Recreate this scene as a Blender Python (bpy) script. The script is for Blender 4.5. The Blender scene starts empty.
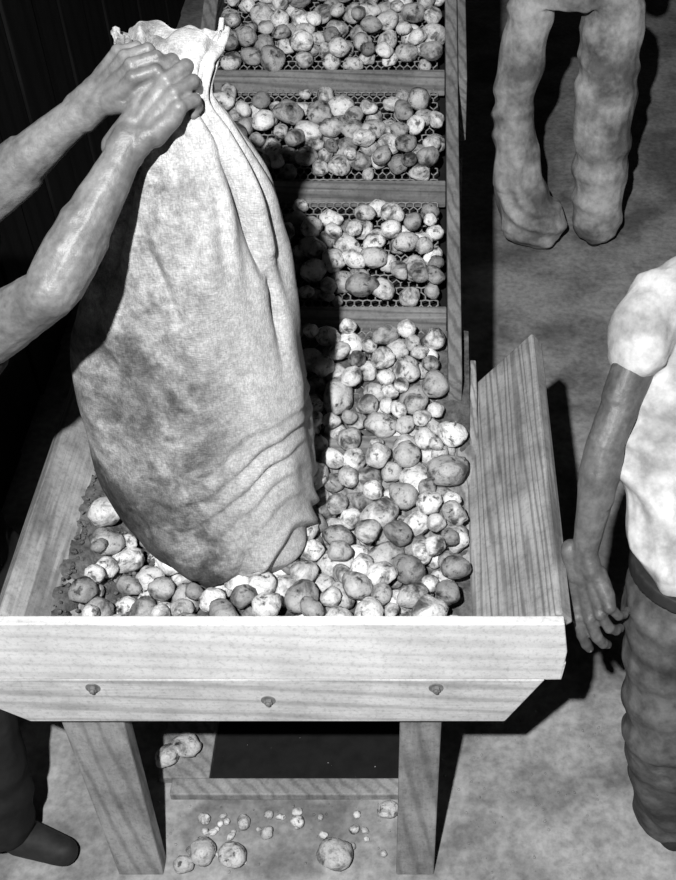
import bpy, math, random
import numpy as np
from mathutils import Vector, Matrix, noise
random.seed(7); np.random.seed(7)
V=Vector
scene=bpy.context.scene
scene.view_settings.view_transform='Standard'

# ------------------------------------------------------------------ materials
def newmat(name):
    m=bpy.data.materials.new(name); m.use_nodes=True
    nt=m.node_tree; b=nt.nodes['Principled BSDF']
    b.inputs['Roughness'].default_value=.85
    b.inputs['Specular IOR Level'].default_value=.2
    return m,nt,b
def N(nt,t,**k):
    n=nt.nodes.new(t)
    for a,v in k.items(): setattr(n,a,v)
    return n
def ramp(nt,fac,stops):
    r=N(nt,'ShaderNodeValToRGB'); e=r.color_ramp.elements
    while len(e)<len(stops): e.new(.5)
    for i,(p,g) in enumerate(stops):
        e[i].position=p; e[i].color=(g,g,g,1)
    nt.links.new(fac,r.inputs[0]); return r.outputs[0]
def mul(nt,a,b,mode='MULTIPLY',f=1.0):
    m=N(nt,'ShaderNodeMixRGB',blend_type=mode); m.inputs[0].default_value=f
    for i,x in ((1,a),(2,b)):
        if isinstance(x,float): m.inputs[i].default_value=(x,x,x,1)
        else: nt.links.new(x,m.inputs[i])
    return m.outputs[0]
def coords(nt,scale=(1,1,1),off=(0,0,0)):
    tc=N(nt,'ShaderNodeTexCoord'); mp=N(nt,'ShaderNodeMapping')
    mp.inputs['Scale'].default_value=scale; mp.inputs['Location'].default_value=off
    nt.links.new(tc.outputs['Object'],mp.inputs[0]); return mp.outputs[0]
def noi(nt,co,scale,detail=4,rough=.55,dist=0):
    n=N(nt,'ShaderNodeTexNoise'); n.inputs['Scale'].default_value=scale
    n.inputs['Detail'].default_value=detail; n.inputs['Roughness'].default_value=rough
    n.inputs['Distortion'].default_value=dist
    nt.links.new(co,n.inputs['Vector']); return n.outputs['Fac']
def bump(nt,b,h,s,d=.01):
    bp=N(nt,'ShaderNodeBump'); bp.inputs['Strength'].default_value=s; bp.inputs['Distance'].default_value=d
    nt.links.new(h,bp.inputs['Height']); nt.links.new(bp.outputs[0],b.inputs['Normal'])

def wood(name,base,axis='X',grain=.5,dirt=.3,seed=0.0,wscale=9,st=.07,dist=4):
    m,nt,b=newmat(name)
    s=[1,1,1]; i='XYZ'.index(axis); s[i]=st
    co=coords(nt,tuple(s),(seed*1.3,seed*.7,seed))
    w=N(nt,'ShaderNodeTexWave'); w.wave_type='BANDS'; w.bands_direction='DIAGONAL'
    w.inputs['Scale'].default_value=wscale; w.inputs['Distortion'].default_value=dist
    w.inputs['Detail'].default_value=2.0; w.inputs['Detail Scale'].default_value=1.3
    nt.links.new(co,w.inputs['Vector'])
    g1=ramp(nt,w.outputs['Fac'],[(0,1-grain),(.4,.96),(1,1)])
    s2=[1,1,1]; s2[i]=.03
    g2=ramp(nt,noi(nt,coords(nt,tuple(s2),(seed,0,0)),150,3,.65),[(.32,1-grain*.6),(.68,1.0)])
    g3=ramp(nt,noi(nt,coords(nt,(1,1,1),(seed,seed,0)),6,8,.7),[(.33,1-dirt),(.62,1.0)])
    g4=ramp(nt,noi(nt,coords(nt,(1,1,1),(seed,3,0)),90,4,.75),[(.35,.76),(.5,1.0)])
    c=mul(nt,mul(nt,mul(nt,mul(nt,g1,g2),g3),g4),float(base))
    nt.links.new(c,b.inputs['Base Color']); bump(nt,b,mul(nt,g1,g2),.4,.003)
    return m
M_front=wood('wood_front_plank',.84,'X',.15,.22,1,14)
M_front2=wood('wood_front_plank_lower',.76,'X',.28,.32,4,14)
M_side=wood('wood_side_plank',.44,'Y',.46,.55,2,24,.035,9)
M_leg=wood('wood_leg',.40,'Z',.30,.55,3,14,.03,3)
M_rail=wood('wood_rail',.26,'Y',.4,.5,5,20)
M_slat=wood('wood_slat',.29,'X',.4,.5,6,20)
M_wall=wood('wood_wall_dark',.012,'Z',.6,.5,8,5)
def simple(name,g,scale=20,lo=.6,bm=.3,rough=.85,scale2=None,lo2=.6,bd=.004,spec=.2):
    m,nt,b=newmat(name); co=coords(nt)
    n1=noi(nt,co,scale,6,.62); c=mul(nt,ramp(nt,n1,[(.32,lo),(.62,1.0)]),float(g))
    if scale2:
        c=mul(nt,c,ramp(nt,noi(nt,co,scale2,5,.6),[(.38,lo2),(.58,1.0)]))
    nt.links.new(c,b.inputs['Base Color']); bump(nt,b,n1,bm,bd); b.inputs['Roughness'].default_value=rough
    b.inputs['Specular IOR Level'].default_value=spec
    return m
M_soil=simple('soil',.16,60,.35,1,.95,9,.6,.006)
M_floor=simple('floor_dirt_concrete',.43,40,.62,.4,.9,3,.42)
M_back=simple('back_wall_dark',.012,6,.5)
M_metal=simple('steel_dark',.22,50,.5,.2,.5)
M_wire=simple('steel_wire',.26,70,.5,.2,.45)
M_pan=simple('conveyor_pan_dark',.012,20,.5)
M_skin=simple('skin',.135,70,.66,.5,.48,11,.60,.003,.4)
M_skinL=simple('skin_light',.18,70,.66,.5,.46,11,.60,.003,.45)
M_nail=simple('nail',.34,30,.9,.05,.35)
M_shirt=simple('shirt_white_cloth',.60,22,.55,.5,.9,7,.6)
M_dark=simple('dark_cloth',.020,20,.5,.4)
M_denim=simple('denim_grey',.14,26,.45,.5,.9,7,.40)
M_trous=simple('trouser_light_cloth',.60,34,.65,.5,.9,4.0,.30)
M_boot=simple('boot_leather',.03,20,.5,.3,.6)
M_hair=simple('hair_dark',.03,80,.5,.6)
def sackmat():
    m,nt,b=newmat('burlap_sack'); co=coords(nt)
    w1=noi(nt,coords(nt,(1,1,.18)),420,2,.5); w2=noi(nt,coords(nt,(.18,1,1)),420,2,.5)
    weave=mul(nt,ramp(nt,w1,[(.35,.76),(.6,1.0)]),ramp(nt,w2,[(.35,.76),(.6,1.0)]))
    d=ramp(nt,noi(nt,co,4.6,9,.70,.7),[(.42,.30),(.50,.52),(.62,.88)])
    d3=ramp(nt,noi(nt,co,15,7,.74,.3),[(.37,.44),(.55,1.0)])
    d2=ramp(nt,noi(nt,co,60,6,.7),[(.35,.70),(.6,1.0)])
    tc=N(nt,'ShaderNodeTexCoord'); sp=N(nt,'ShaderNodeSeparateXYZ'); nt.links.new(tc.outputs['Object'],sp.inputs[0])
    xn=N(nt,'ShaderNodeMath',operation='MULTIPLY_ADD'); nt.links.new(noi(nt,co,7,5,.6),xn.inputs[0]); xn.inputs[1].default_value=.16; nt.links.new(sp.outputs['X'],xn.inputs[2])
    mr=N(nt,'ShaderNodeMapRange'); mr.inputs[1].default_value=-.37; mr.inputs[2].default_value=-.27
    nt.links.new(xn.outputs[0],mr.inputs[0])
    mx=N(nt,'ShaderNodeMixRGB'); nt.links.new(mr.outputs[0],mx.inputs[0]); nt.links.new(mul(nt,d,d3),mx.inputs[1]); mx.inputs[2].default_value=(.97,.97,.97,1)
    # mud soaked hem: only the -x lower corner
    mz=N(nt,'ShaderNodeMath',operation='MULTIPLY_ADD'); nt.links.new(noi(nt,co,9,5,.6),mz.inputs[0]); mz.inputs[1].default_value=-.45
    nt.links.new(sp.outputs['Z'],mz.inputs[2])
    mz2=N(nt,'ShaderNodeMath',operation='MULTIPLY_ADD'); nt.links.new(sp.outputs['X'],mz2.inputs[0]); mz2.inputs[1].default_value=.9; nt.links.new(mz.outputs[0],mz2.inputs[2])
    hem=ramp(nt,mz2.outputs[0],[(.29,.26),(.365,1.0)])
    c=mul(nt,mul(nt,mul(nt,mul(nt,mx.outputs[0],d2),weave),hem),.63)
    nt.links.new(c,b.inputs['Base Color']); bump(nt,b,mul(nt,w1,w2),.6,.003); b.inputs['Roughness'].default_value=.95
    return m
M_sack=sackmat()
def potmat(name,lo,mid,hi):
    m,nt,b=newmat(name)
    geo=N(nt,'ShaderNodeNewGeometry'); co=coords(nt)
    def off(k):
        cm=N(nt,'ShaderNodeCombineXYZ')
        for i in range(3):
            mm=N(nt,'ShaderNodeMath',operation='MULTIPLY'); mm.inputs[1].default_value=k[i]
            nt.links.new(geo.outputs['Random Per Island'],mm.inputs[0]); nt.links.new(mm.outputs[0],cm.inputs[i])
        ad=N(nt,'ShaderNodeVectorMath',operation='ADD'); nt.links.new(co,ad.inputs[0]); nt.links.new(cm.outputs[0],ad.inputs[1]); return ad.outputs[0]
    a=off((13,29,7)); a2=off((51,17,33))
    wn=N(nt,'ShaderNodeTexWhiteNoise',noise_dimensions='1D'); nt.links.new(geo.outputs['Random Per Island'],wn.inputs['W'])
    c0=ramp(nt,wn.outputs['Value'],[(0,lo),(.35,mid),(1,hi)])
    blot=ramp(nt,noi(nt,a,20,5,.62,.5),[(.35,.14),(.43,.55),(.51,1.0)])
    mud=ramp(nt,noi(nt,a2,46,5,.64,.4),[(.34,.14),(.42,.80),(.6,1.0)])
    sp=ramp(nt,noi(nt,a,190,3,.6),[(.31,.6),(.43,1.0)])
    c=mul(nt,mul(nt,mul(nt,c0,blot),mud),sp)
    nt.links.new(c,b.inputs['Base Color']); b.inputs['Roughness'].default_value=.5; b.inputs['Specular IOR Level'].default_value=.4
    bump(nt,b,mul(nt,noi(nt,a,70,5,.65),mud),.6,.006)
    return m
M_pot=potmat('potato_skin',.22,.50,.86)
M_pot2=potmat('potato_skin_dusty',.5,.62,.8)

# ------------------------------------------------------------------ helpers
def link(o,parent=None):
    scene.collection.objects.link(o)
    if parent: o.parent=parent
    return o
def empty(name,loc=(0,0,0)):
    e=bpy.data.objects.new(name,None); e.empty_display_size=.1; link(e); return e
import bmesh
def meshobj(name,verts,faces,mat,parent=None,smooth=False,bev=0):
    me=bpy.data.meshes.new(name); me.from_pydata([tuple(v) for v in verts],[],faces); me.update()
    bm=bmesh.new(); bm.from_mesh(me); bmesh.ops.recalc_face_normals(bm,faces=bm.faces); bm.to_mesh(me); bm.free()
    me.materials.append(mat)
    if smooth: me.polygons.foreach_set('use_smooth',[True]*len(me.polygons))
    o=bpy.data.objects.new(name,me); link(o,parent)
    if bev:
        md=o.modifiers.new('bevel','BEVEL'); md.width=bev; md.segments=2; md.limit_method='ANGLE'
    return o
def hexa(name,bot,top,mat,parent=None,bev=.004):
    return meshobj(name,list(bot)+list(top),[(3,2,1,0),(4,5,6,7),(0,1,5,4),(1,2,6,5),(2,3,7,6),(3,0,4,7)],mat,parent,bev=bev)
def box(name,x0,x1,y0,y1,z0,z1,mat,parent=None,bev=.004):
    return hexa(name,[(x0,y0,z0),(x1,y0,z0),(x1,y1,z0),(x0,y1,z0)],[(x0,y0,z1),(x1,y0,z1),(x1,y1,z1),(x0,y1,z1)],mat,parent,bev)
def prism_xz(name,pts,y0,y1,mat,parent=None,bev=.004):
    n=len(pts); v=[(x,y0,z) for x,z in pts]+[(x,y1,z) for x,z in pts]
    f=[tuple(range(n)),tuple(range(2*n-1,n-1,-1))]+[(i,(i+1)%n,n+(i+1)%n,n+i) for i in range(n)]
    return meshobj(name,v,f,mat,parent,bev=bev)
def cylinder(verts,faces,p0,p1,r,seg=10):
    p0=V(p0);p1=V(p1);d=(p1-p0).normalized(); a=d.orthogonal().normalized(); b=d.cross(a)
    s=len(verts)
    for p in (p0,p1):
        for i in range(seg):
            t=2*math.pi*i/seg; verts.append(p+(a*math.cos(t)+b*math.sin(t))*r)
    for i in range(seg): faces.append((s+i,s+(i+1)%seg,s+seg+(i+1)%seg,s+seg+i))
    faces.append(tuple(range(s+seg-1,s-1,-1))); faces.append(tuple(range(s+seg,s+2*seg)))

# ------------------------------------------------------------------ room
box('floor',-3.5,4.5,-.5,7.5,-.1,0,M_floor,bev=0)
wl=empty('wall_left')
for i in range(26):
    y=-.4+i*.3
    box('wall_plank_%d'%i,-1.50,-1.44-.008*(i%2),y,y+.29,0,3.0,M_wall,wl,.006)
box('wall_back',-1.8,4.5,7.4,7.5,0,3.6,M_back,bev=0)

# ------------------------------------------------------------------ hopper table
hop=empty('wooden_hopper_table')
YF=1.422
prism_xz('front_plank_upper',[(-.93,.802),(.278,.802),(.283,.90),(.27,.995),(-.93,.995)],1.40,YF,M_front,hop,.003)
prism_xz('front_plank_lower',[(-.955,.70),(-.885,.64),(.166,.64),(.244,.801),(-.955,.801)],1.40,YF,M_front2,hop,.003)
prism_xz('corner_fillet',[(.2445,.801),(.278,.802),(.283,.86)],1.401,YF-.001,M_front2,hop,0)
def side(name,xl,xt,y0,y1,zl,zt,th,mat):
    sx=1 if xt>xl else -1
    off=V((sx*(zt-zl),0,-abs(xt-xl))).normalized()*th
    a=[V((xl,y0,zl)),V((xt,y0,zt)),V((xt,y1+.02,zt)),V((xl,y1-.05,zl))]
    return hexa(name,[p+off for p in a],a,mat,hop,.006)
side('side_plank_right',.088,.262,YF,2.30,.855,1.005,.045,M_side)
side('side_plank_left',-.69,-.865,YF,2.42,.855,1.005,.045,M_side)
hexa('floor_boards',[(-.72,YF,.74),(.12,YF,.74),(.12,2.3,.90),(-.72,2.3,.90)],[(-.72,YF,.77),(.12,YF,.77),(.12,2.3,.93),(-.72,2.3,.93)],M_side,hop)
def leg(name,xt0,xt1,xb0,xb1,yt,yb,th=.05):
    hexa(name,[(xb0,yb,0),(xb1,yb,0),(xb1,yb+th,0),(xb0,yb+th,0)],[(xt0,yt,.80),(xt1,yt,.80),(xt1,yt+th,.80),(xt0,yt+th,.80)],M_leg,hop,.005)
leg('leg_front_left',-.845,-.695,-.80,-.685,1.452,1.35)
leg('leg_front_right',-.062,.032,-.087,.010,1.452,1.35)
leg('leg_back_left',-.80,-.70,-.80,-.70,2.15,2.22)
leg('leg_back_right',.02,.11,.02,.11,2.15,2.22)
box('cross_brace_back',-.80,.11,2.14,2.19,.28,.37,M_leg,hop)
bv=[];bf=[]
for x,z in ((-.72,.772),(-.35,.725),(.013,.772)):
    cylinder(bv,bf,(x,1.401,z),(x,1.398,z),.016,20)
    cylinder(bv,bf,(x,1.399,z),(x,1.391,z),.0095,6)
    cylinder(bv,bf,(x,1.392,z),(x,1.386,z),.005,10)
meshobj('bolts',bv,bf,M_metal,hop,bev=.001)

# ------------------------------------------------------------------ conveyor
con=empty('mesh_belt_conveyor')
def bz(y): return .165+.35*y
Y0,Y1=1.78,4.25
def incl(name,x0,x1,y0,y1,dz0,dz1,mat,bev=.004):
    return hexa(name,[(x0,y0,bz(y0)+dz0),(x1,y0,bz(y0)+dz0),(x1,y1,bz(y1)+dz0),(x0,y1,bz(y1)+dz0)],
      [(x0,y0,bz(y0)+dz1),(x1,y0,bz(y0)+dz1),(x1,y1,bz(y1)+dz1),(x0,y1,bz(y1)+dz1)],mat,con,bev)
incl('side_rail_right',.045,.080,2.15,Y1,-.12,.075,M_rail)
incl('side_rail_right_outer',.082,.107,3.10,Y1,-.14,.06,M_rail)
incl('side_rail_left',-.675,-.632,2.30,Y1,-.12,.075,M_rail)
incl('belt_pan',-.632,.045,Y0,Y1,-.075,-.06,M_pan)
SL=[2.00,2.355,2.745,3.13,3.53,3.93]
for i,y in enumerate(SL):
    incl('flight_%d'%i,-.630,.043,y,y+.034,-.02,.035,M_slat,.003)
for i,(x,y) in enumerate(((.06,3.0),(-.66,3.0),(.06,4.1),(-.66,4.1))):
    box('support_post_%d'%i,x-.035,x+.035,y,y+.07,0,bz(y)-.10,M_rail,con)
cu=bpy.data.curves.new('belt_wire','CURVE'); cu.dimensions='3D'; cu.bevel_depth=.0022; cu.bevel_resolution=1
px,py=.011,.019
nr=int((Y1-2.0)/py); nc=int(.67/px)
for r in range(nr):
    y=2.0+r*py
    sp=cu.splines.new('POLY'); sp.points.add(nc-1)
    for c in range(nc):
        yy=y+(.0035 if (c+ (r%2))%2 else -.0035)
        sp.points[c].co=(-.628+c*px,yy,bz(yy)+(.002 if c%2 else -.002),1)
    for c in range(nc):
        if (c+r%2)%2:
            s2=cu.splines.new('POLY'); s2.points.add(1)
            x=-.628+c*px
            s2.points[0].co=(x,y+.0035,bz(y)+.001,1); s2.points[1].co=(x,y+py-.0035,bz(y+py)-.001,1)
cu.materials.append(M_wire)
link(bpy.data.objects.new('belt_wire',cu),con)

# ------------------------------------------------------------------ potatoes
def ico(sub):
    bm=bmesh.new(); bmesh.ops.create_icosphere(bm,subdivisions=sub,radius=1)
    v=np.array([x.co[:] for x in bm.verts]); f=np.array([[q.index for q in p.verts] for p in bm.faces]); bm.free(); return v,f
IV,IF=ico(3)
VAR=[]
for k in range(24):
    o=V((k*7.3,k*3.1,k*1.7)); vs=[]
    for p in IV:
        q=V(p); d=1+.22*noise.noise(q*.9+o)+.14*noise.noise(q*1.9+o)+.035*noise.noise(q*5+o)
        for e in range(3):
            ed=V((math.sin(k+e*2),math.cos(k*2+e),math.sin(k*3+e*4))).normalized()
            dd=(q-ed).length
            if dd<.35: d-=.10*(1-dd/.35)
        vs.append(q*d)
    VAR.append(np.array([v[:] for v in vs]))
class Pile:
    def __init__(s): s.P=np.zeros((0,4))
    def height(s,x,y,r,fl):
        z=fl(x,y)+r*.93
        if len(s.P):
            dx=s.P[:,0]-x; dy=s.P[:,1]-y; R=(s.P[:,3]+r)*.92; q=R*R-dx*dx-dy*dy
            k=q>0
            if k.any(): z=max(z,float((s.P[k,2]+np.sqrt(q[k])).max()))
        return z
    def pack(s,n,xr,yr,fl,rf,cap,K=14,ok=None):
        for i in range(n):
            r=rf(); best=None
            for k in range(K):
                x=random.uniform(*xr); y=random.uniform(*yr)
                if ok and not ok(x,y): continue
                z=s.height(x,y,r,fl); h=z-fl(x,y)
                if best is None or h<best[0]: best=(h,x,y,z)
            if best and best[0]+r<cap(best[1],best[2]): s.P=np.vstack([s.P,[best[1],best[2],best[3],r]])
    def mesh(s,name,parent=None,mat=None):
        vs=[];fs=[];c=0
        for x,y,z,r in s.P:
            m=Matrix.Rotation(random.uniform(0,6.28),3,'Z')@Matrix.Rotation(random.gauss(0,.5),3,'X')
            st=np.diag([random.uniform(.95,1.30),random.uniform(.88,1.05),random.uniform(.80,.98)])
            v=random.choice(VAR)@st.T@np.array(m).T*r+np.array([x,y,z])
            vs.append(v); fs.append(IF+c); c+=len(IV)
        vs=np.vstack(vs); fs=np.vstack(fs)
        me=bpy.data.meshes.new(name); me.vertices.add(len(vs)); me.vertices.foreach_set('co',vs.ravel())
        me.loops.add(fs.size); me.loops.foreach_set('vertex_index',fs.ravel())
        me.polygons.add(len(fs)); me.polygons.foreach_set('loop_start',np.arange(0,fs.size,3)); me.polygons.foreach_set('loop_total',np.full(len(fs),3))
        me.polygons.foreach_set('use_smooth',np.ones(len(fs),bool)); me.update(); me.validate()
        me.materials.append(mat or M_pot); return link(bpy.data.objects.new(name,me),parent)
rf=lambda: min(.041,max(.016,random.gauss(.0285,.006)))
def hfloor(x,y):
    z=max(.825,bz(y)+.0)
    if x<-.66: z=max(z,.86+(-.69-x)*.886+.01)
    return z
pl=Pile()
pl.pack(680,(-.73,.060),(1.458,2.30),hfloor,rf,lambda x,y:(.125 if x>-.6 else .085) if y<1.95 else .095,14,lambda x,y: y<2.06 or -.60<x<.018)
for i in range(len(SL)-1):
    ya,yb=SL[i],SL[i+1]
    fl=lambda x,y: bz(y)+.003
    if i==0: continue
    pl.pack(105,(-.60,.018),(ya+.062,yb-.105 if i<4 else yb-.03),fl,lambda: rf()*.97,lambda x,y:.100)
    pl.pack(8,(-.60,.018),(yb-.10,yb-.03),fl,lambda: rf()*.9,lambda x,y:.06)
pl.pack(75,(-.60,.018),(4.0,4.2),lambda x,y:bz(y)+.003,rf,lambda x,y:.09)
pl.mesh('potato_pile')
fp=Pile()
P=[(-.588,1.40,.034),(-.512,1.39,.036),(-.246,1.39,.040),(-.634,1.37,.026),(-.494,1.488,.018),(-.351,1.49,.017),(-.11,1.52,.026),(-.717,1.66,.032),(-.67,1.69,.036),(-.43,1.46,.016),(-.60,1.50,.015),(-.20,1.47,.014),(.15,1.9,.03)]
for i in range(26): P.append((random.uniform(-.66,-.12),random.uniform(1.38,1.53),random.uniform(.006,.013)))
fp.P=np.array([[x,y,r*.85,r] for x,y,r in P])
fp.P[7:9,2]+=.030
fp.mesh('fallen_potatoes',None,M_pot2)

nx,ny=150,110; vs=[];fs=[]
for j in range(ny):
    for i in range(nx):
        x=-.80+.90*i/(nx-1); y=1.425+.922*j/(ny-1)
        n=noise.fractal(V((x*14,y*14,0)),1,2,5); n2=noise.noise(V((x*70,y*70,3)))
        base=max(.80,bz(y)-.02)+.022
        if x<-.62: base=max(base,.862+(-.69-x)*.886+.014*max(0,1-abs(x+.72)/.1))
        z=base+.010*n+.006*n2
        if x<-.69: z-= .03*max(0,(-.76-x)/.06)+(.03 if n<-.22 else 0)
        vs.append((x,y,z))
for j in range(ny-1):
    for i in range(nx-1):
        a=j*nx+i; fs.append((a,a+1,a+nx+1,a+nx))
soil=meshobj('loose_soil',vs,fs,M_soil,smooth=True)
I1V,I1F=ico(1)
def crumbs(name,pts,mat,parent=None):
    vs=[];fs=[];c=0
    for x,y,z,r in pts:
        v=I1V*(r*np.random.uniform(.6,1.2,(len(I1V),1)))+np.array([x,y,z]); vs+= [tuple(p) for p in v]; fs+=[tuple(int(q)+c for q in t) for t in I1F]; c+=len(I1V)
    return meshobj(name,vs,fs,mat,parent)
pts=[]
for i in range(700):
    x=random.uniform(-.78,-.60); y=random.uniform(1.44,2.0); pts.append((x,y,.866+max(0,(-.69-x))*.886+random.uniform(0,.012),random.uniform(.002,.007)))
crumbs('clods',pts,M_soil,soil)
crumbs('floor_crumbs',[(random.uniform(-.75,.5),random.uniform(1.3,1.9),.002,random.uniform(.001,.005)) for i in range(350)],M_floor)

bf_=empty('floor_sill_frame')
box('sill_front',-.70,-.02,1.56,1.61,0,.03,M_leg,bf_)
box('sill_left',-.74,-.60,1.61,2.3,0,.03,M_leg,bf_)
box('dark_floor_sheet',-.60,.0,1.61,2.3,0.0,.006,M_pan,bf_,0)  # near-black sheet that makes the floor inside the sills dark

# ------------------------------------------------------------------ sack
rows=[ # z, yc, xl, xr, b
(2.045,1.790,-.510,-.330,.026),(2.038,1.765,-.505,-.334,.028),(2.015,1.735,-.485,-.348,.032),(1.975,1.71,-.460,-.358,.036),
(1.91,1.715,-.470,-.328,.050),(1.81,1.73,-.520,-.290,.085),(1.70,1.75,-.570,-.277,.11),(1.60,1.765,-.625,-.264,.13),(1.48,1.78,-.675,-.258,.15),
(1.36,1.785,-.705,-.260,.165),(1.22,1.785,-.712,-.264,.18),(1.08,1.775,-.700,-.268,.195),(.99,1.765,-.67,-.270,.20),(.93,1.76,-.635,-.280,.195),(.885,1.76,-.59,-.315,.17)]
R=np.array(rows); NR=300; NS=380
from math import sin,cos,pi
def cr(col,t):
    i=int(min(len(R)-2,max(0,math.floor(t)))); f=t-i
    p=[R[min(len(R)-1,max(0,i+k)),col] for k in (-1,0,1,2)]
    return .5*((2*p[1])+(-p[0]+p[2])*f+(2*p[0]-5*p[1]+4*p[2]-p[3])*f*f+(-p[0]+3*p[1]-3*p[2]+p[3])*f**3)
def crease(p,a,b,w,amp):
    ab=b-a; L=ab.length; t=max(0,min(1,(p-a).dot(ab)/(L*L))); d=(p-(a+ab*t)).length
    return amp*math.exp(-(d/w)**2)*math.sin(math.pi*min(.98,max(0.02,t)))**.5
vs=[];fs=[]
for j in range(NR):
    t=j/(NR-1)*(len(R)-1)
    z,yc,xl,xr,b=[cr(c,t) for c in range(5)]
    xc=(xl+xr)/2; a=(xr-xl)/2
    for i in range(NS):
        th=2*pi*i/NS
        ct,st=cos(th),sin(th)
        x=math.copysign(abs(ct)**.85,ct); y=math.copysign(abs(st)**.85,st)
        g=max(0,1-abs(t-3.2)/4.5)
        fold=g*(.09*sin(11*th+1.5*sin(3*th)+t*.25)+.05*sin(19*th+t*.4))
        top=max(0,(2.2-t)/2.2)
        m=1+fold
        px_=xc+a*x*m; py_=yc+b*y*m
        p=V((px_,py_,z))
        nrm=V((ct/max(a,.03)*.1,st/max(b,.03)*.1,0)).normalized()
        amp=min(1,max(0,t-2)/4)
        d=.024*noise.fractal(V((px_*2.6,py_*2.6,z*1.9)),1,2,2)*amp
        d+=.014*noise.noise(V((px_*9+z*2,py_*9,z*2.6)))*amp
        d+=.007*noise.noise(V((px_*20+z*6,py_*20,z*8)))*amp
        low=max(0,min(1,(1.34-z)/.25)); rgt=max(0,min(1,(px_+.60)/.28))
        ph=(z*13-px_*11.0-px_*px_*8+2.4*noise.noise(V((px_*4.5,z*3.2,py_*4.5))))%1
        prof=(1-ph)**1.2 if ph>.26 else (ph/.26)*(.74**1.2)
        k_=max(.15,min(1,.6+1.3*noise.noise(V((px_*6,7,z*6)))))
        d+=low*rgt*.034*k_*(prof-.4)
        d+=crease(p,V((-.52,1.64,1.86)),V((-.44,1.62,1.55)),.018,-.034)
        d+=crease(p,V((-.34,1.66,1.92)),V((-.285,1.68,1.62)),.014,-.034)
        d+=crease(p,V((-.285,1.70,1.66)),V((-.26,1.68,1.30)),.014,-.028)
        d+=crease(p,V((-.30,1.64,1.46)),V((-.265,1.64,1.18)),.012,-.028)
        d+=crease(p,V((-.36,1.62,1.36)),V((-.29,1.62,1.20)),.012,-.018)
        d+=crease(p,V((-.40,1.64,1.92)),V((-.36,1.62,1.55)),.022,.014)
        p=p+nrm*d
        p.z+=.012*noise.noise(V((ct*3,st*3,t*.7)))*(1 if 2<t<13 else 1.6)+top*.010*sin(4*th)
        p.y+=top*.012*sin(px_*110)
        vs.append(p)
for j in range(NR-1):
    for i in range(NS):
        a=j*NS+i; b2=j*NS+(i+1)%NS; fs.append((a,b2,b2+NS,a+NS))
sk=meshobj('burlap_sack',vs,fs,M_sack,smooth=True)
md=sk.modifiers.new('cloth','SOLIDIFY'); md.thickness=.004; md.offset=-1

# ------------------------------------------------------------------ bodies
ICV,ICF=ico(2)
class Body:
    def __init__(s): s.v=[];s.f=[]
    def sph(s,c,r,sc=(1,1,1)):
        c=V(c); n=len(s.v)
        for p in ICV: s.v.append(V((c.x+p[0]*r*sc[0],c.y+p[1]*r*sc[1],c.z+p[2]*r*sc[2])))
        s.f+=[tuple(int(q)+n for q in t) for t in ICF]
    def cap(s,p0,r0,p1,r1,seg=16):
        p0=V(p0);p1=V(p1); s.sph(p0,r0); s.sph(p1,r1)
        if (p1-p0).length<1e-5: return
        d=(p1-p0).normalized(); a=d.orthogonal().normalized(); b=d.cross(a); n=len(s.v)
        for p,r in ((p0,r0),(p1,r1)):
            for i in range(seg):
                t=2*pi*i/seg; s.v.append(p+(a*cos(t)+b*sin(t))*r)
        for i in range(seg): s.f.append((n+i,n+(i+1)%seg,n+seg+(i+1)%seg,n+seg+i))
        s.f.append(tuple(range(n+seg-1,n-1,-1))); s.f.append(tuple(range(n+seg,n+2*seg)))
    def chain(s,pts):
        for i in range(len(pts)-1): s.cap(pts[i][0],pts[i][1],pts[i+1][0],pts[i+1][1])
    def loft(s,rings,seg=28):
        n=len(s.v)
        for c,u,w in rings:
            c=V(c);u=V(u);w=V(w)
            for i in range(seg):
                t=2*pi*i/seg; s.v.append(c+u*cos(t)+w*sin(t))
        k=len(rings)
        for j in range(k-1):
            for i in range(seg): s.f.append((n+j*seg+i,n+j*seg+(i+1)%seg,n+(j+1)*seg+(i+1)%seg,n+(j+1)*seg+i))
        s.f.append(tuple(range(n+seg-1,n-1,-1))); s.f.append(tuple(range(n+(k-1)*seg,n+k*seg)))
    def make(s,name,voxel,sm,mat,parent,disp=None):
        o=meshobj(name+'_src',s.v,s.f,mat)
        m=o.modifiers.new('r','REMESH'); m.mode='VOXEL'; m.voxel_size=voxel
        m2=o.modifiers.new('s','SMOOTH'); m2.factor=.5; m2.iterations=sm
        dg=bpy.context.evaluated_depsgraph_get(); dg.update()
        me=bpy.data.meshes.new_from_object(o.evaluated_get(dg)); bpy.data.objects.remove(o)
        if disp:
            co=[v.co.copy() for v in me.vertices]; no=[v.normal.copy() for v in me.vertices]
            for i,v in enumerate(me.vertices): v.co=co[i]+no[i]*disp(co[i],no[i])
        me.name=name; me.polygons.foreach_set('use_smooth',[True]*len(me.polygons)); me.update()
        if not me.materials: me.materials.append(mat)
        return link(bpy.data.objects.new(name,me),parent)

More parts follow.
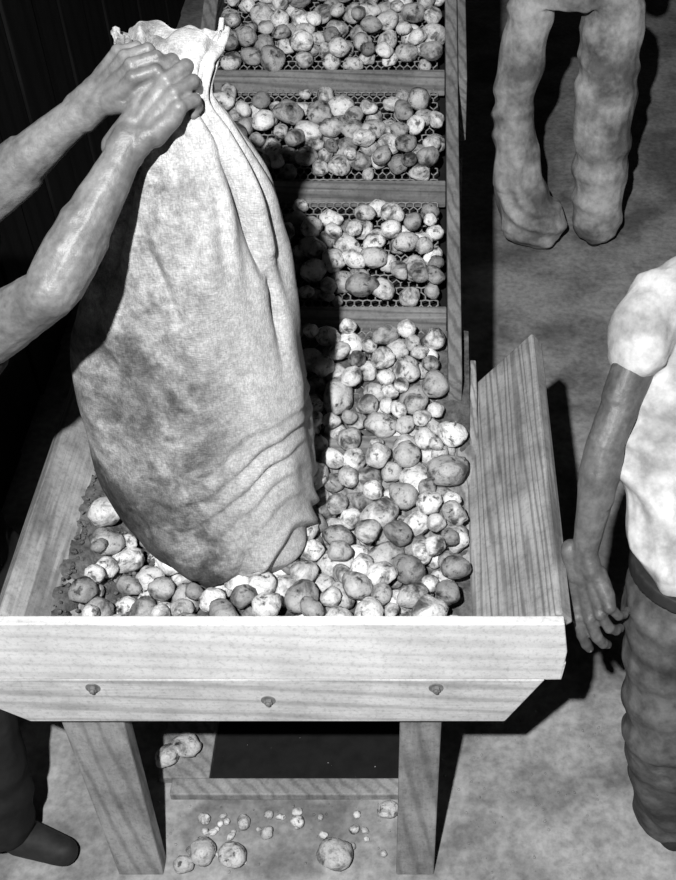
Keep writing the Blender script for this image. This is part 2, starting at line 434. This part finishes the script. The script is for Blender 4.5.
def hand(B,nails,wrist,d,n,side,curls,thumb=((.75,.65,-.10),(.45,.85,-.30)),s=1.0,spread=0.0):
    w=V(wrist); d=V(d).normalized(); n=V(n); n=(n-d*n.dot(d)).normalized()
    T=d.cross(n)*(-1 if side=='R' else 1)
    L=lambda x,y,z: w+T*(x*s)+d*(y*s)+n*(z*s)
    kx=[.033,.0112,-.0112,-.032]; ky=[.090,.095,.089,.079]; ln=[.074,.083,.076,.060]; rr=[.0105,.0108,.0102,.0092]
    for sx in (-.013,.013): B.cap(L(sx,-.03,0),.020*s,L(sx*1.2,.015,0),.0190*s)
    for i in range(4):
        B.cap(L(kx[i]*.55,.01,-.002),.0165*s,L(kx[i]*.95,ky[i]*.75,-.004),.0145*s)
        B.cap(L(kx[i]*.95,ky[i]*.75,-.004),.0145*s,L(kx[i],ky[i],0),.0118*s)
        B.sph(L(kx[i],ky[i],.001),.0126*s)
        q=L(kx[i],ky[i],0); ang=0
        sp=spread*kx[i]/.03
        for j,fr in enumerate((.46,.30,.24)):
            ang+=curls[i][j]
            dr=(d*cos(ang)-n*sin(ang)+T*sp).normalized()
            q2=q+dr*ln[i]*fr*s
            B.cap(q,rr[i]*s*(1.05-.08*j),q2,rr[i]*s*(.98-.10*j))
            if j<2: B.sph(q2,rr[i]*s*(1.08-.08*j))
            q=q2
        up=(d*sin(ang)+n*cos(ang)).normalized()
        nails.append((q-dr*.003*s+up*rr[i]*s*.52,dr,up,.0055*s))
    B.cap(L(.014,.014,-.006),.019*s,L(.036,.045,-.014),.0165*s)
    B.cap(L(-.022,.02,-.008),.017*s,L(-.028,.06,-.008),.014*s)
    q=L(.036,.045,-.014)
    for j,(tv,l) in enumerate(zip(thumb,(.036,.029))):
        dr=(T*tv[0]+d*tv[1]+n*tv[2]).normalized(); q2=q+dr*l*s
        B.cap(q,.0132*s*(1-.1*j),q2,.0120*s*(1-.12*j)); q=q2
    up=(n-dr*n.dot(dr)).normalized(); nails.append((q-dr*.004*s+up*.0066*s,dr,up,.0066*s))
def nailobj(nails,parent):
    vs=[];fs=[]
    for c,d,u,r in nails:
        t=d.cross(u).normalized(); n=len(vs)
        for p in ICV: vs.append(c+t*(p[0]*r)+d*(p[1]*r*1.35)+u*(p[2]*r*.42))
        fs+=[tuple(int(q)+n for q in k) for k in ICF]
    meshobj('fingernails',vs,fs,M_nail,parent,smooth=True)
def head(B,c,fwd,mouth=True):
    c=V(c); f=V(fwd).normalized(); up=V((0,0,1)); f=(f-up*f.z*.6).normalized(); r=f.cross(V((0,0,1))).normalized(); up=r.cross(f)
    P=lambda a,b,z: c+r*a+f*b+up*z
    B.sph(P(0,-.015,.035),.088); B.sph(P(0,.02,-.01),.074); B.sph(P(0,.045,-.065),.042); B.sph(P(0,.03,-.055),.052)
    B.cap(P(0,.09,.02),.010,P(0,.112,-.018),.014); B.sph(P(.014,.100,-.02),.010); B.sph(P(-.014,.100,-.02),.010)
    for sx in (1,-1):
        B.cap(P(.015*sx,.086,.034),.010,P(.045*sx,.076,.036),.010)
        B.sph(P(.032*sx,.078,.012),.0125); B.sph(P(.04*sx,.062,-.02),.024)
        B.cap(P(.083*sx,-.005,.02),.012,P(.080*sx,.0,-.025),.009)
    B.cap(P(-.02,.082,-.052),.008,P(.02,.082,-.052),.008); B.cap(P(-.016,.080,-.064),.009,P(.016,.080,-.064),.009)
def hair(c,fwd,parent):
    c=V(c); f=V(fwd).normalized(); B=Body(); B.sph(c-f*.03+V((0,0,.05)),.092); B.sph(c-f*.055+V((0,0,.01)),.075)
    B.make('hair',.008,2,M_hair,parent,lambda p,n:.004*noise.noise(p*60))
def boot(B,an,toe):
    an=V(an);t=V(toe); d=(t-an); d.z=0; d=d.normalized()
    B.cap((an.x,an.y,.20),.052,(an.x,an.y,.07),.048)
    h=V((an.x,an.y,.045))-d*.045; B.sph(h,.042)
    B.cap(h,.042,V((an.x,an.y,.045))+d*.10,.043); B.cap(V((an.x,an.y,.05))+d*.03,.050,V((an.x,an.y,.042))+d*.155,.038)
def folds(am,k=7,seed=0,ax=(0,0,1),st=.5,bl=1.0):
    A=V(ax).normalized()
    def g(p,n):
        o=V((seed,seed*.3,0))
        w=p.dot(A)*k+1.6*noise.noise(p*3.2+o)
        msk=.35+.65*max(0,min(1,.5+1.6*noise.noise(p*4.5+o*2)))
        s_=sin(2*pi*w); s_=s_ if s_>0 else s_*.6
        w2=p.dot(V((A.z,A.x,A.y)))*k*1.7+1.8*noise.noise(p*4+o)
        return am*(st*s_*msk+.35*st*sin(2*pi*w2)*(1-msk)+.55*bl*noise.fractal(p*5+o,1,2,2))
    return g

# ---------------- worker pouring the sack (left)
wa=empty('sack_pouring_worker')
B=Body(); nails=[]
shR,elR,wrR=V((-.86,1.53,1.56)),V((-.600,1.47,1.765)),V((-.468,1.635,1.945))
shL,elL,wrL=V((-.93,1.88,1.57)),V((-.775,1.68,1.79)),V((-.540,1.705,1.970))
def arm(a,e,w,k=1.0,top=.060):
    t=(e-a).normalized(); f=(w-e).normalized(); sd=t.cross(f).normalized(); bi=f.cross(sd)
    B.chain([(a,top*k),(a.lerp(e,.4),(top*.87)*k),(e,.040*k)])
    B.cap(a.lerp(e,.35)+bi*.012,.042*k,a.lerp(e,.7)+bi*.010,.038*k)
    B.chain([(e,.041*k),(e.lerp(w,.25),.044*k),(e.lerp(w,.62),.034*k),(w,.0245*k)])
    B.cap(e.lerp(w,.05)+sd*.010,.034*k,e.lerp(w,.45)+sd*.010,.033*k); B.cap(e.lerp(w,.05)-sd*.012,.034*k,e.lerp(w,.38)-sd*.012,.034*k)
    B.sph(e-bi*.018*k,.028*k)
    B.cap(w-f*.03+sd*.014,.018*k,w+sd*.013,.0175*k); B.cap(w-f*.03-sd*.014,.018*k,w-sd*.013,.0175*k)
B.cap((-.95,1.68,1.50),.10,shR,.062); B.cap((-.95,1.68,1.50),.10,shL,.062)
arm(shR,elR,wrR,1.06); arm(shL,elL,wrL,1.04)
cR=[(.55,1.15,.8),(.60,1.20,.85),(.65,1.25,.85),(.75,1.25,.8)]
hand(B,nails,wrR,(.58,.30,.62),(-.30,-.72,.62),'R',cR,((.25,.7,-.75),(-.4,.6,-.80)),1.08,.03)
hand(B,nails,wrL,(.60,.00,.58),(-.42,-.50,.80),'L',cR,((.3,.8,-.5),(-.3,.8,-.7)),1.05,.03)
B.chain([(V((-.95,1.68,1.50)),.09),(V((-.93,1.68,1.64)),.055),(V((-.91,1.68,1.72)),.055)])
head(B,(-.90,1.68,1.80),(1,.1,-.1)); 
B.chain([(V((-.95,1.68,1.50)),.12),(V((-1.03,1.67,1.25)),.12),(V((-1.10,1.66,.98)),.12)])
B.make('body_skin',.0028,3,M_skinL,wa,lambda p,n:.0010*noise.noise(p*45)+.0014*noise.noise(p*14)); nailobj(nails,wa); hair((-.90,1.68,1.80),(1,.1,0),wa)
B=Body()
B.loft([((-1.10,1.66,.93),(.13,0,0),(0,.17,0)),((-1.08,1.66,1.1),(.135,0,0),(0,.165,0)),((-1.0,1.67,1.35),(.14,0,.03),(0,.20,0)),((-.96,1.68,1.52),(.125,0,.03),(0,.19,0)),((-.95,1.68,1.60),(.08,0,0),(0,.10,0))])
B.chain([(V((-.95,1.60,1.52)),.10),(shR,.080),(shR.lerp(elR,.30),.076)]); B.chain([(V((-.95,1.76,1.52)),.10),(shL,.080),(shL.lerp(elL,.30),.076)])
B.make('shirt',.010,3,M_dark,wa,folds(.010))
B=Body()
B.sph((-1.10,1.66,.97),.15,(1,1.1,.8))
B.chain([(V((-1.10,1.58,.92)),.105),(V((-1.05,1.48,.50)),.085),(V((-1.09,1.44,.12)),.078)])
B.chain([(V((-1.10,1.75,.92)),.105),(V((-1.05,1.84,.50)),.085),(V((-1.14,1.90,.12)),.078)])
B.make('trousers',.010,3,M_dark,wa,folds(.012,8))
B=Body(); boot(B,(-1.09,1.44,0),(-.90,1.38,0)); boot(B,(-1.14,1.90,0),(-.9,1.85,0)); B.make('boots',.007,3,M_boot,wa)

# ---------------- worker on the right
wb=empty('sorting_worker')
B=Body(); nails=[]
sh,el,wr=V((.475,1.89,1.44)),V((.362,1.70,1.21)),V((.322,1.565,.980))
ch=V((.65,1.92,1.38))
B.cap(ch,.06,sh,.045); arm(sh,el,wr,1.0,.047)
hand(B,nails,wr,(.24,-.62,-.70),(-.55,-.58,.55),'L',[(.15,.35,.25),(.30,.50,.35),(.50,.60,.40),(.70,.70,.40)],((.30,.90,-.45),(-.25,.90,-.45)),1.22,.10)
sr,er,wrr=V((.86,1.93,1.42)),V((.92,1.92,1.12)),V((.80,2.08,.98))
B.chain([(ch,.06),(sr,.050),(er,.044),(er.lerp(wrr,.3),.046),(wrr,.027)])
hand(B,nails,wrr,(-.3,.8,-.5),(.3,.4,.8),'R',[(.35,.5,.35)]*4)
B.chain([(ch,.06),(V((.68,1.96,1.53)),.054),(V((.69,1.99,1.62)),.056)])
head(B,(.69,2.02,1.69),(-.1,1,-.4))
B.chain([(ch,.06),(V((.63,1.75,1.2)),.10),(V((.61,1.60,.98)),.10)])
B.make('body_skin',.0028,3,M_skin,wb,lambda p,n:.0010*noise.noise(p*45)+.0014*noise.noise(p*14)); nailobj(nails,wb); hair((.69,2.02,1.69),(-.1,1,-.2),wb)
B=Body()
B.loft([((.635,1.57,.985),(.185,0,0),(0,.145,0)),((.615,1.60,1.03),(.20,0,0),(0,.15,0)),((.600,1.73,1.18),(.215,0,0),(0,.155,.03)),((.635,1.85,1.34),(.215,0,0),(0,.135,.04)),((.670,1.92,1.46),(.165,0,0),(0,.11,.03)),((.68,1.95,1.53),(.09,0,0),(0,.08,0))])
B.chain([(V((.59,1.90,1.42)),.085),(sh,.070),(sh.lerp(el,.34),.068)]); B.chain([(V((.74,1.90,1.42)),.09),(sr,.08),(sr.lerp(er,.45),.074)])
B.make('shirt',.005,1,M_shirt,wb,folds(.017,8,3,(.6,.3,.7),1.0,.8))
B=Body()
B.loft([((.61,1.575,.955),(.188,0,0),(0,.150,0)),((.612,1.580,.990),(.186,0,0),(0,.150,0))])
B.make('belt',.006,1,M_boot,wb)
B=Body()
B.sph((.61,1.58,.92),.165,(1.05,.85,.7))
B.chain([(V((.54,1.56,.88)),.120),(V((.555,1.45,.50)),.102),(V((.62,1.48,.10)),.088)])
B.chain([(V((.71,1.58,.88)),.115),(V((.76,1.52,.50)),.095),(V((.84,1.62,.10)),.085)])
B.make('trousers',.006,1,M_denim,wb,folds(.009,9,5,(.25,.2,.9),1.0,.5))
B=Body(); boot(B,(.62,1.48,0),(.55,1.7,0)); boot(B,(.84,1.62,0),(.85,1.9,0)); B.make('boots',.007,3,M_boot,wb)

# ---------------- worker standing behind, back turned
wc=empty('standing_worker')
B=Body(); nails=[]
ch=V((.53,4.30,1.48))
sl,e1,w1=V((.33,4.30,1.48)),V((.30,4.36,1.19)),V((.42,4.55,1.20))
sr,e2,w2=V((.75,4.30,1.48)),V((.79,4.36,1.19)),V((.67,4.55,1.20))
for a,b_,c_ in ((sl,e1,w1),(sr,e2,w2)): B.chain([(ch,.08),(a,.055),(b_,.043),(b_.lerp(c_,.3),.045),(c_,.027)])
hand(B,nails,w1,(.5,.7,.1),(-.3,.1,.9),'L',[(.4,.6,.4)]*4); hand(B,nails,w2,(-.5,.7,.1),(.3,.1,.9),'R',[(.4,.6,.4)]*4)
B.chain([(ch,.08),(V((.53,4.31,1.68)),.056)]); head(B,(.53,4.33,1.76),(-.1,1,-.3))
B.chain([(ch,.09),(V((.53,4.3,1.10)),.09)])
B.make('body_skin',.007,3,M_skin,wc); nailobj(nails,wc); hair((.53,4.33,1.76),(-.1,1,0),wc)
B=Body()
B.loft([((.53,4.30,1.10),(.200,0,0),(0,.15,0)),((.53,4.30,1.25),(.17,0,0),(0,.12,0)),((.53,4.30,1.44),(.21,0,0),(0,.13,0)),((.53,4.30,1.56),(.16,0,0),(0,.09,0))])
for a,b_ in ((sl,e1),(sr,e2)): B.chain([(ch,.09),(a,.075),(a.lerp(b_,.6),.068)])
B.make('shirt',.012,2,M_dark,wc,folds(.01))
B=Body()
B.loft([((.54,4.30,1.03),(.19,0,0),(0,.12,0)),((.53,4.30,1.16),(.18,0,0),(0,.13,0))])
B.chain([(V((.39,4.30,1.02)),.092),(V((.33,4.24,.60)),.080),(V((.37,4.20,.30)),.098),(V((.42,4.20,.14)),.128),(V((.47,4.18,.12)),.115)])
B.chain([(V((.70,4.30,1.02)),.122),(V((.70,4.22,.55)),.118),(V((.71,4.20,.25)),.108),(V((.715,4.20,.12)),.106)])
B.make('trousers',.007,1,M_trous,wc,folds(.010,7,9,(.5,.2,.7),1.1,.4))
B=Body(); boot(B,(.45,4.22,0),(.42,4.6,0)); boot(B,(.71,4.22,0),(.73,4.6,0)); B.make('boots',.008,3,M_boot,wc)

# ------------------------------------------------------------------ light, world, camera
def lamp(name,loc,power,r):
    l=bpy.data.lights.new(name,'POINT'); l.energy=power; l.shadow_soft_size=r
    o=bpy.data.objects.new(name,l); o.location=loc; link(o); return o
lamp('flash_lamp',(-.34,-.28,3.65),800,.03)
w=bpy.data.worlds.new('world'); scene.world=w; w.use_nodes=True
w.node_tree.nodes['Background'].inputs[0].default_value=(1,1,1,1); w.node_tree.nodes['Background'].inputs[1].default_value=.008
cam=bpy.data.cameras.new('camera'); cam.lens=47.05; cam.sensor_width=36; cam.shift_x=-.1045
co=bpy.data.objects.new('camera',cam); co.location=(0,0,2.86); co.rotation_euler=(math.radians(46),0,0); link(co); scene.camera=co
